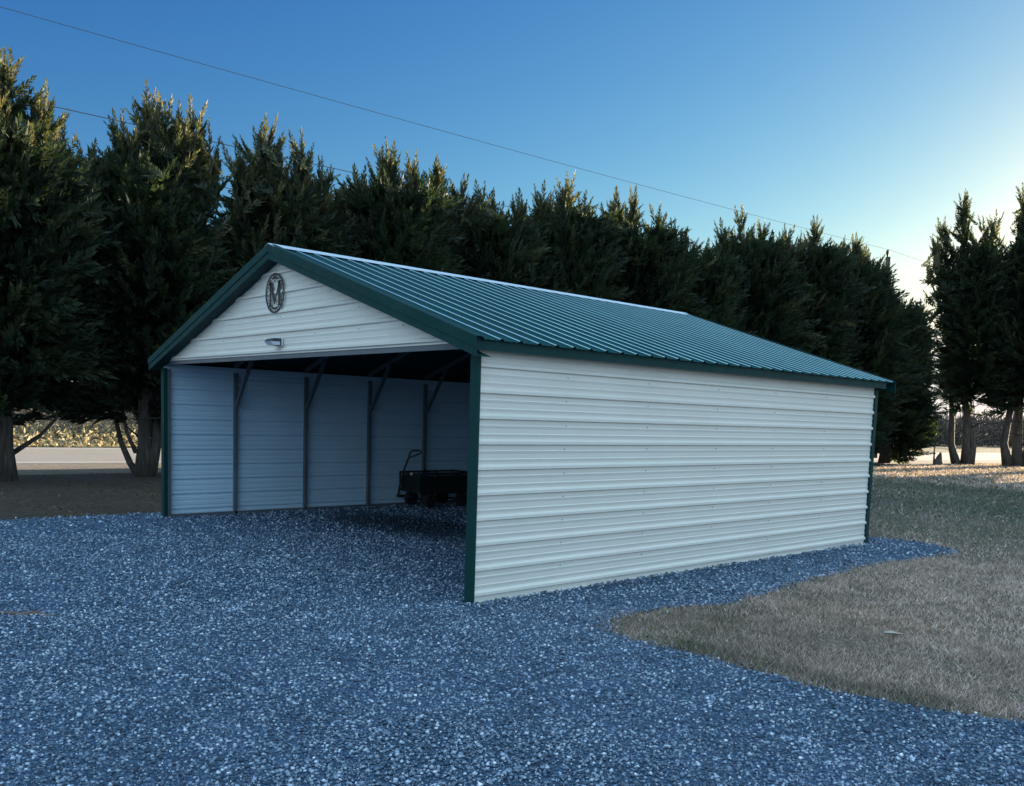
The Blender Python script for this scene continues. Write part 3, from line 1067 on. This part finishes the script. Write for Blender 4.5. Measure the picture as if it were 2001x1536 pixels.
def make_tree(label, base, leaders, zb=1.5, rmax=1.55, body=2.2, dens=1.0, trunk=None, group='evergreens in the row along the road', name='cypress_tree', dead=10, size=1.0, top_tint=.72, limbs=None, sun_gold=.05, full=False):
    """leaders: (x, y, ztop) world tips"""
    root = thing(name, label, 'tree', group, (base[0], base[1], 0))
    B = np.array([base[0], base[1], 0.0])
    PO, DI, SI, TI = [], [], [], []
    for (lx, ly, zt) in leaders:
        lx -= B[0]; ly -= B[1]
        hcone = 3.3 * (zt / 9.0)
        nb = int(60 * dens * (zt - zb) / 7.5)
        z = zb + 2.4 + (zt - zb - 3.0) * rng.random(nb) ** .72
        top = np.clip((zt - z) / hcone, 0, 1.7)
        ph = rng.uniform(0, 2 * math.pi, nb)
        lump = 1 + .30 * np.sin(ph * 2 + z * 1.3 + lx * 5) + .20 * np.sin(ph * 3 - z * 2.1 + ly * 3)
        rr = (rmax * np.minimum(top, 1.15) ** .9 * lump * rng.uniform(.30, 1.15, nb) + .02) * np.where(rng.random(nb) < .16, 1.45, 1)
        cz = np.clip((z - 1) / (zt - 1), 0, 1) ** 1.1
        el = np.clip(1.12 - .42 * top + rng.normal(0, .22, nb), .0, 1.5)
        d = np.stack([np.cos(ph) * np.cos(el), np.sin(ph) * np.cos(el), np.sin(el)], 1)
        tip = np.stack([lx * cz + rr * np.cos(ph), ly * cz + rr * np.sin(ph), z], 1)
        bl = size * rng.uniform(.9, 1.7, nb) * (.55 + .45 * np.clip(top * 2.2, 0, 1))     # branch length
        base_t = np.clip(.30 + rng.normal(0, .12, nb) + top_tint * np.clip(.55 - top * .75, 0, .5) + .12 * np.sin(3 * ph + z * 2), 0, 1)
        if sun_gold:  # some branches get a golden tint standing in for sunlit patches
            base_t = np.where((rng.random(nb) < sun_gold) & (z < zt - 1.2), rng.uniform(.66, .9, nb), base_t)
        m = 8
        for j in range(m):
            q = j / (m - 1)
            jit = rng.normal(0, 1, (nb, 3)) * (.34 * (1 - q * .8))[None, None] if False else rng.normal(0, 1, (nb, 3)) * (.40 * (1 - .8 * q))
            dd = d + jit
            pp = tip - d * (bl * (1 - q) * .95)[:, None] + np.array([0, 0, .05]) * q
            sz = bl * (.62 - .12 * q) * rng.uniform(.8, 1.15, nb)
            PO.append(pp - dd / np.linalg.norm(dd, axis=1)[:, None] * (sz * .25)[:, None]); DI.append(dd); SI.append(sz)
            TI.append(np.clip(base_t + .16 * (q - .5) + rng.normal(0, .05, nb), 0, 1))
        # the leading shoot and its side shoots
        m = 8
        zz = zt - np.linspace(.85, 2.1, m) * size
        ph = rng.uniform(0, 6.28, m)
        PO.append(np.stack([lx + .10 * np.cos(ph), ly + .10 * np.sin(ph), zz], 1))
        DI.append(np.stack([.30 * np.cos(ph), .30 * np.sin(ph), np.ones(m)], 1) * 1.0)
        SI.append(np.full(m, .85) * size); TI.append(np.clip(rng.normal(.72, .1, m), 0, 1))
        PO.append(np.array([[lx, ly, zt - .8 * size]])); DI.append(np.array([[rng.normal(0, .06), rng.normal(0, .06), 1.]])); SI.append(np.array([.85 * size])); TI.append(np.array([.75]))
    # skirt: the wide lower body of drooping and level sprays
    ztop = max(l[2] for l in leaders)
    zh = ztop * (.83 if full else .75)
    n = int(2100 * dens)
    z = zb + (zh - zb) * rng.random(n) ** .95
    ph = rng.uniform(0, 2 * math.pi, n)
    f = (z - zb) / (zh - zb)
    rp = body * np.interp(f, [0, .25, .6, .85, 1], [.82, 1.0, .95, .78 if full else .70, .58 if full else .40]) * (1 + .16 * np.sin(2 * ph + z * 1.1 + B[1]) + .12 * np.sin(5 * ph - z * 1.7))
    rr = rp * np.sqrt(rng.uniform(.12, 1.0, n))
    # ragged hem
    z = z + .5 * np.sin(ph * 3 + B[1]) * (1 - f) - .35 * rng.random(n) * (1 - f)
    el = rng.normal(.22, .38, n) * (.4 + f)
    d = np.stack([np.cos(ph) * np.cos(el), np.sin(ph) * np.cos(el), np.sin(el)], 1) + rng.normal(0, .15, (n, 3))
    el = el + .42 * f
    d = np.stack([np.cos(ph) * np.cos(el), np.sin(ph) * np.cos(el), np.sin(el)], 1) + rng.normal(0, .15, (n, 3))
    L_ = size * rng.uniform(.7, 1.45, n)
    PO.append(np.stack([rr * np.cos(ph), rr * np.sin(ph), z], 1) - d * (L_ * .4)[:, None]); DI.append(d); SI.append(L_)
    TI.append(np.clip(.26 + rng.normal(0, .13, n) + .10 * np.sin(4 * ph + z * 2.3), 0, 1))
    V, T = plumes(np.concatenate(PO), np.concatenate(DI), np.concatenate(SI), np.concatenate(TI))
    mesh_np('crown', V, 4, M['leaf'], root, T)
    # trunk with several stems
    mb = MB()
    stems = trunk or [(.0, .0, .20), (.14, .1, .11), (-.14, .06, .10)]
    for i, (dx, dy, r0) in enumerate(stems):
        l = leaders[i % len(leaders)]
        tx, ty, tz = l[0] - B[0], l[1] - B[1], l[2] * .8
        P_, R_ = [], []
        for k in range(10):
            q = k / 9
            e = q ** 1.4
            wob = .09 * mnoise.noise(Vector((q * 3, i * 7.1, B[1])))
            P_.append((dx * min(1, q * 5 + .55) + (tx - dx) * e + wob, dy * min(1, q * 5 + .55) + (ty - dy) * e + wob * .7, -.06 + tz * q))
            R_.append(r0 * (1.35 if k == 0 else 1.0) * (1 - .85 * q) + .012)
        mb.tube(P_, R_, 11, wob=.42, seed=i * 3.3 + B[1])
    for pl, r0 in (limbs or []):
        mb.tube([(p[0] - B[0], p[1] - B[1], p[2]) for p in pl], [r0 * (1 - .8 * k / (len(pl) - 1)) for k in range(len(pl))], 8, wob=.2, seed=r0 * 99)
    for k in range(dead):
        a = random.uniform(0, 6.28); zz = random.uniform(.7, 3.6)
        ln2 = random.uniform(.6, 1.7); up = random.uniform(-.25, .6)
        P_ = []
        for j in range(5):
            q = j / 4
            P_.append((math.cos(a + .35 * q) * (.1 + ln2 * q), math.sin(a + .35 * q) * (.1 + ln2 * q), zz + up * ln2 * q + .12 * mnoise.noise(Vector((q * 3, k, 2)))))
        mb.tube(P_, [.03, .024, .017, .011, .004], 5)
    mb.build('trunk', M['bark'], root, True)
    return root


XR = lambda y: -7.95 + .0032 * max(0, y - 3) ** 1.45
row = [
    ('tall cypress cut by the left edge with a pale trunk beside the road', (-7.4, -.6), [(-7.5, -.45, 8.95), (-7.4, .35, 8.35), (-7.3, -1.3, 8.6), (-7.7, .75, 7.6)], 1.95, 1.3, 1.9),
    ('broad cypress with thick dark trunk just left of the carport', (-7.95, 2.5), [(-7.9, 2.62, 9.05), (-7.8, 3.6, 9.0), (-8.1, 3.15, 8.95), (-7.7, 4.0, 8.45), (-7.6, 2.0, 8.2), (-7.8, 1.35, 7.5)], 1.95, .95, 1.75),
    ('pointed cypress with two tops rising behind the gable peak', (-8.0, 5.9), [(-7.9, 5.5, 9.1), (-7.8, 4.75, 8.2), (-7.7, 6.45, 8.85), (-8, 6.0, 8.5), (-7.7, 7.0, 8.3)], 1.5, .95, 1.8),
    ('double topped cypress standing just right of the gable peak', (-7.9, 9.4), [(-7.6, 9.0, 9.25), (-7.6, 9.9, 9.1), (-7.6, 10.7, 9.1), (-7.7, 8.1, 8.3)], 1.5, 1.0, 2.1),
    ('cypress with three narrow tips above the front third of the roof ridge', (-7.8, 12.8), [(-7.6, 11.5, 8.75), (-7.6, 12.3, 8.7), (-7.6, 12.9, 8.6), (-7.6, 14.0, 8.8)], 1.5, .95, 2.1),
    ('bushy cypress with a feathery peak above the middle of the roof ridge', (-7.6, 16.0), [(-7.6, 14.9, 9.2), (-7.6, 16.0, 9.75), (-7.5, 16.7, 9.25)], 1.5, 1.0, 2.1),
    ('cypress with a pair of slim spires left of the ridge end', (-7.4, 19.4), [(-7.5, 18.3, 9.65), (-7.5, 19.15, 9.85), (-7.4, 20.5, 9.5)], 1.5, 1.0, 2.1),
    ('lower rounded cypress directly above the far end of the ridge cap', (-7.2, 22.6), [(-7.4, 22.3, 8.9), (-7.3, 23.4, 8.7), (-7.3, 21.4, 9.15)], 1.5, 1.05, 2.1),
    ('cypress with one tall slim tip right of the ridge end', (-7.0, 25.8), [(-7.3, 24.3, 9.6), (-7.3, 25.5, 10.35), (-7.2, 26.9, 10.0)], 1.4, 1.05, 2.1),
    ('cypress with a broad triangular top above the right half of the roof', (-6.8, 29.8), [(-7.0, 28.3, 10.0), (-6.9, 30.6, 10.75), (-6.9, 29.4, 9.9)], 1.4, 1.15, 2.2),
    ('flat topped cypress left of the utility pole', (-6.5, 33.6), [(-6.8, 32.7, 10.2), (-6.7, 33.8, 10.5), (-6.7, 34.7, 10.2)], 1.2, 1.15, 2.2),
    ('low branched leaning cypress at the right end of the hedge row under the pole', (-6.2, 37.0), [(-6.6, 35.9, 9.7), (-6.6, 36.9, 8.5), (-6.4, 38.2, 8.0), (-6.0, 39.4, 8.1), (-5.6, 39.0, 6.6)], .75, .85, 1.9),
]
for i, (lab, base, lead, zb, rm, bd) in enumerate(row):
    if 2 <= i < 11:
        nx = row[i + 1]
        lead = lead + [(base[0] + .25, (base[1] + nx[1][1]) / 2, min(max(l[2] for l in lead), max(l[2] for l in nx[2])) - (1.35 if i == 2 else .75))]
    tr = None
    if i == 0: tr = [(0, 0, .19), (.15, -.14, .13), (-.1, .2, .11)]
    if i == 1: tr = [(0, 0, .18), (.12, .19, .13), (-.05, .22, .11)]
    lim = None
    if i == 0: lim = [([(-7.5, -.4, .55), (-7.45, .15, .95), (-7.4, .45, 1.3), (-7.35, .6, 2.0)], .06)]
    if i == 1: lim = [([(-8.0, 2.38, .05), (-8.12, 2.25, .3), (-8.30, 2.10, .8), (-8.42, 2.02, 1.35), (-8.38, 2.1, 2.1), (-8.2, 2.2, 3.2)], .085),
                      ([(-8.0, 2.35, .55), (-8.16, 2.2, 1.0), (-8.3, 2.1, 1.7), (-8.28, 2.15, 2.6)], .06),
                      ([(-7.9, 2.7, 1.0), (-7.75, 3.0, 1.35), (-7.6, 3.4, 1.9)], .06)]
    if i == 11: lim = [([(-6.15, 37.1, .1), (-5.9, 37.5, .55), (-5.55, 38.0, .95), (-5.2, 38.5, 1.25)], .10), ([(-6.2, 37.0, .3), (-5.8, 37.6, 1.0), (-5.4, 38.2, 1.7)], .08)]
    make_tree(lab, base, lead, zb, rm, bd, 1.0, tr, dead=14 if i in (0, 1, 11) else 5, limbs=lim, sun_gold=(.16, .14, .22, .14, .10)[i] if i < 5 else .05, full=3 <= i < 11)
make_tree('tall open crowned cypress with twin bare trunks on the lawn right of the carport', (-4.1, 41.3),
          [(-5.13, 41.22, 13.6), (-5.70, 40.50, 12.2), (-5.95, 40.15, 11.3), (-4.35, 41.93, 12.4), (-4.0, 42.3, 12.6)], 3.4, .95, 1.55, .46,
          [(.05, .05, .20), (-.50, -.52, .15), (.30, .26, .15)], dead=22, size=1.15)
make_tree('tall dense cypress cut by the right edge with three bare stems', (-2.2, 42.7),
          [(-3.0, 43.1, 13.9), (-2.39, 43.78, 13.5), (-1.82, 44.57, 14.6)], 3.2, 1.2, 1.9, .62,
          [(0, 0, .21), (-.48, -.52, .16), (.36, .38, .19)], dead=20, size=1.15)
far = make_tree('tall cypress further along the row beyond the right edge', (.6, 44.6),
                [(.2, 44.4, 14.0), (1.2, 45.2, 13.6), (.7, 43.8, 13.0), (-.3, 45, 12.6)], 3.7, 1.5, 3.0, 1.5,
                [(0, 0, .36), (-.3, -.2, .26), (.28, .25, .26)], group='cypresses beyond the right edge', dead=10, size=1.3)
for k, (x, y, rz, s) in enumerate(((3.4, 46.2, 1.1, 1.0), (6.2, 47.9, 2.6, .97), (9.1, 49.4, 4.0, 1.03), (12, 51, 5.1, 1.0), (15, 52.6, .5, .98), (18.2, 54.2, 3.3, 1.02), (21.4, 56, 2.0, 1.0), (24.6, 58, 5.0, 1.0))):
    r = far.copy(); COL.objects.link(r)
    r.location = (x, y, 0); r.rotation_euler = (0, 0, rz); r.scale = (s, s, s)
    for ch in far.children:
        c = ch.copy(); COL.objects.link(c); c.parent = r

# ------------------------------------------------------------------ utility pole and wires
pole = thing('utility_pole', 'wooden utility pole top showing between the hedge row and the tall right trees', 'utility pole', None, (-9.6, 43.0, 0))
MB().tube([(0, 0, -.1), (0, 0, 4), (0, 0, 8), (0, 0, 11.0)], [.17, .155, .14, .125], 14).build('pole', M['bark'], pole, True)
MB().tube([(-.05, 0, 11.0), (-.05, 0, 11.12), (-.05, 0, 11.2), (-.05, 0, 11.33), (-.05, 0, 11.4)], [.035, .05, .09, .085, .04], 10).build('insulator', M['black'], pole, True)


def wire(label, pts, r, name='power_line'):
    o = MB().tube(pts, r, 6).build(name, M['wire'])
    return tag(o, label, 'power line', 'overhead lines along the road')


def span(a, b, sag, n=24):
    a, b = Vector(a), Vector(b)
    return [a.lerp(b, k / n) - Vector((0, 0, sag * 4 * (k / n) * (1 - k / n))) for k in range(n + 1)]


wire('thin top power line crossing the sky from the upper left to the pole', span((-10.0, -8, 10.43), (-9.65, 43.0, 11.42), .17), .0075)
wire('short stretch of thin power line running on beyond the pole to the right', span((-9.65, 43.02, 11.42), (-9.3, 92, 11.9), .25), .0075)
wire('middle cable seen in the gaps between the left cypress tops', span((-10.1, -8, 8.52), (-9.75, 43.0, 9.5), .12), .011)
wire('lowest cable glimpsed between the second and third cypress', span((-10.1, -8, 7.35), (-9.75, 43.0, 8.5), .12), .011)

# ------------------------------------------------------------------ small things on the ground
st = thing('broken_stump', 'small broken stump with a thin upright splinter on the far lawn', 'stump', None, (-4.35, 38.6, 0))
mb = MB()
mb.tube([(0, 0, -.05), (.02, 0, .2), (.05, .02, .42), (.09, .05, .62)], [.26, .19, .12, .03], 9, wob=.35, seed=2)
mb.build('stump', M['bark'], st)
MB().tube([(-.13, -.12, .1), (-.15, -.13, .7), (-.14, -.14, 1.12)], [.05, .032, .012], 6).build('splinter', M['bark'], st)

mb = MB()
for (ox, oy, ln, wd, an, sd_) in ((-.10, 0, .17, .045, .1, 3), (.09, .03, .15, .04, -.2, 8), (.0, -.04, .12, .03, .5, 12), (.19, -.01, .07, .02, .9, 17)):
    c_, s_ = math.cos(an), math.sin(an)
    mb.tube([(ox + c_ * ln * t, oy + s_ * ln * t, .022 + .008 * math.sin(5 * t + sd_)) for t in (-1, -.55, -.1, .35, .8, 1)], [wd * f for f in (.35, .9, 1, .75, .6, .2)], 7, wob=.9, seed=sd_)
M['dirt'] = plain('brown_bark_scrap', (.10, .066, .046), .95)
o = mb.build('bark_scrap', M['dirt']); o.location = (5.67, -3.22, -.004); o.rotation_euler = (0, 0, .75); o.scale = (1, 1, .45)
tag(o, 'flat brown scrap of bark lying on the gravel near the left edge', 'bark')
M['palel'] = plain('pale_dry_leaf', (.36, .32, .27), .8)


def leaf(loc, rz, s, label):
    vs, fs = [], []
    for j in range(6):
        t = j / 5
        w = .28 * math.sin(math.pi * min(.98, t * .93 + .04)) * (1 + .2 * (j % 2))
        for e in (-1, 0, 1):
            vs.append(((t - .5) * s, e * w * s, .012 + .10 * s * abs(e) + .05 * s * math.sin(t * 4)))
    for j in range(5):
        for e in range(2):
            a = j * 3 + e
            fs.append((a, a + 1, a + 4, a + 3))
    o = mesh_from('dry_leaf', vs, fs, M['palel'])
    o.location = loc; o.rotation_euler = (0, 0, rz)
    tag(o, label, 'leaf')


leaf((10.25, 2.09, .02), .85, .15, 'pale curled dry leaf lying alone on the lawn near the right edge')

# ------------------------------------------------------------------ sky, sun, camera
w = bpy.data.worlds.new('World')
SC.world = w
w.use_nodes = True
nt = w.node_tree
bg = nt.nodes['Background']
sky = nt.nodes.new('ShaderNodeTexSky')
sky.sky_type = 'NISHITA'
sky.sun_disc = False
sky.sun_elevation = rad(SUN_EL)
sky.sun_rotation = rad(SUN_AZ)
sky.altitude = 50
sky.air_density = 1.0
sky.dust_density = 0.45
sky.ozone_density = 2.0
# grade of the sky colour (deeper blue away from the sun) ...
EXPO = 2.2
KS = 1 / (0.05 * 2 ** EXPO)
sep = N(nt, 'ShaderNodeSeparateColor')
com = N(nt, 'ShaderNodeCombineColor')
nt.links.new(sky.outputs[0], sep.inputs[0])
for i, (a_, g_) in enumerate(((1.86, 1.85), (1.40, 1.39), (1.06, .78))):
    p_ = N(nt, 'ShaderNodeMath', operation='POWER'); p_.inputs[1].default_value = g_
    q_ = N(nt, 'ShaderNodeMath', operation='MULTIPLY'); q_.inputs[1].default_value = a_ * .15 ** g_ * KS
    nt.links.new(sep.outputs[i], p_.inputs[0]); nt.links.new(p_.outputs[0], q_.inputs[0]); nt.links.new(q_.outputs[0], com.inputs[i])
# ... and a pale fill glow added overhead and behind the camera to lift the shade
tc = N(nt, 'ShaderNodeTexCoord')
dt = N(nt, 'ShaderNodeVectorMath', operation='DOT_PRODUCT')
dt.inputs[1].default_value = Vector((.50, -.40, .77)).normalized()
nt.links.new(tc.outputs['Generated'], dt.inputs[0])
mr = N(nt, 'ShaderNodeMapRange', interpolation_type='SMOOTHSTEP')
mr.inputs['From Min'].default_value = -.13; mr.inputs['From Max'].default_value = .58
nt.links.new(dt.outputs['Value'], mr.inputs['Value'])
FILL = (.84, 1.26, 1.68)
# pale haze low over the horizon
sx_ = N(nt, 'ShaderNodeSeparateXYZ')
nt.links.new(tc.outputs['Generated'], sx_.inputs[0])
hz = N(nt, 'ShaderNodeMapRange', interpolation_type='SMOOTHSTEP')
hz.inputs['From Min'].default_value = .20; hz.inputs['From Max'].default_value = .05
hz.inputs['To Min'].default_value = 0; hz.inputs['To Max'].default_value = .97
nt.links.new(sx_.outputs[2], hz.inputs['Value'])
hm = N(nt, 'ShaderNodeMix', data_type='RGBA')
nt.links.new(hz.outputs[0], hm.inputs[0]); nt.links.new(com.outputs[0], hm.inputs[6])
hm.inputs[7].default_value = (.80 * KS, .88 * KS, .88 * KS, 1)
mx = N(nt, 'ShaderNodeMix', data_type='RGBA')
nt.links.new(mr.outputs[0], mx.inputs[0])
nt.links.new(hm.outputs[2], mx.inputs[6])
mx.inputs[7].default_value = (*[c * KS for c in FILL], 1)
nt.links.new(mx.outputs[2], bg.inputs['Color'])
bg.inputs['Strength'].default_value = 0.05

sd = Vector((math.sin(rad(SUN_AZ)) * math.cos(rad(SUN_EL)), math.cos(rad(SUN_AZ)) * math.cos(rad(SUN_EL)), math.sin(rad(SUN_EL))))
sl = bpy.data.lights.new('sun', 'SUN')
sl.energy = 5.0
sl.angle = rad(.5)
sl.color = (1, .84, .60)
so = bpy.data.objects.new('sun', sl)
so.rotation_euler = (-sd).to_track_quat('-Z', 'Y').to_euler()
so.location = (0, 60, 40)
COL.objects.link(so)

cd = bpy.data.cameras.new('camera')
cd.sensor_fit = 'HORIZONTAL'
cd.sensor_width = 36
cd.lens = 1722.4497 / 2001 * 36
cd.shift_y = 200.84 / 2001
cd.clip_start = .05
cd.clip_end = 2000
co = bpy.data.objects.new('camera', cd)
R_ = Vector((.66880601, .74272078, .03262475)); U_ = Vector((-.08937295, .03675825, .9953197)); F_ = Vector((-.73804539, .66859156, -.09096328))
mw = Matrix.Identity(4)
for i in range(3):
    mw[i][0], mw[i][1], mw[i][2], mw[i][3] = R_[i], U_[i], -F_[i], CAM[i]
co.matrix_world = mw
COL.objects.link(co)
SC.camera = co

SC.view_settings.view_transform = 'Standard'
SC.view_settings.look = 'None'
SC.view_settings.gamma = 1
SC.view_settings.exposure = EXPO
SC.cycles.use_denoising = True
SC.cycles.max_bounces = 6
SC.cycles.transparent_max_bounces = 8
print('stones', n_st, 'grass', n_gr)
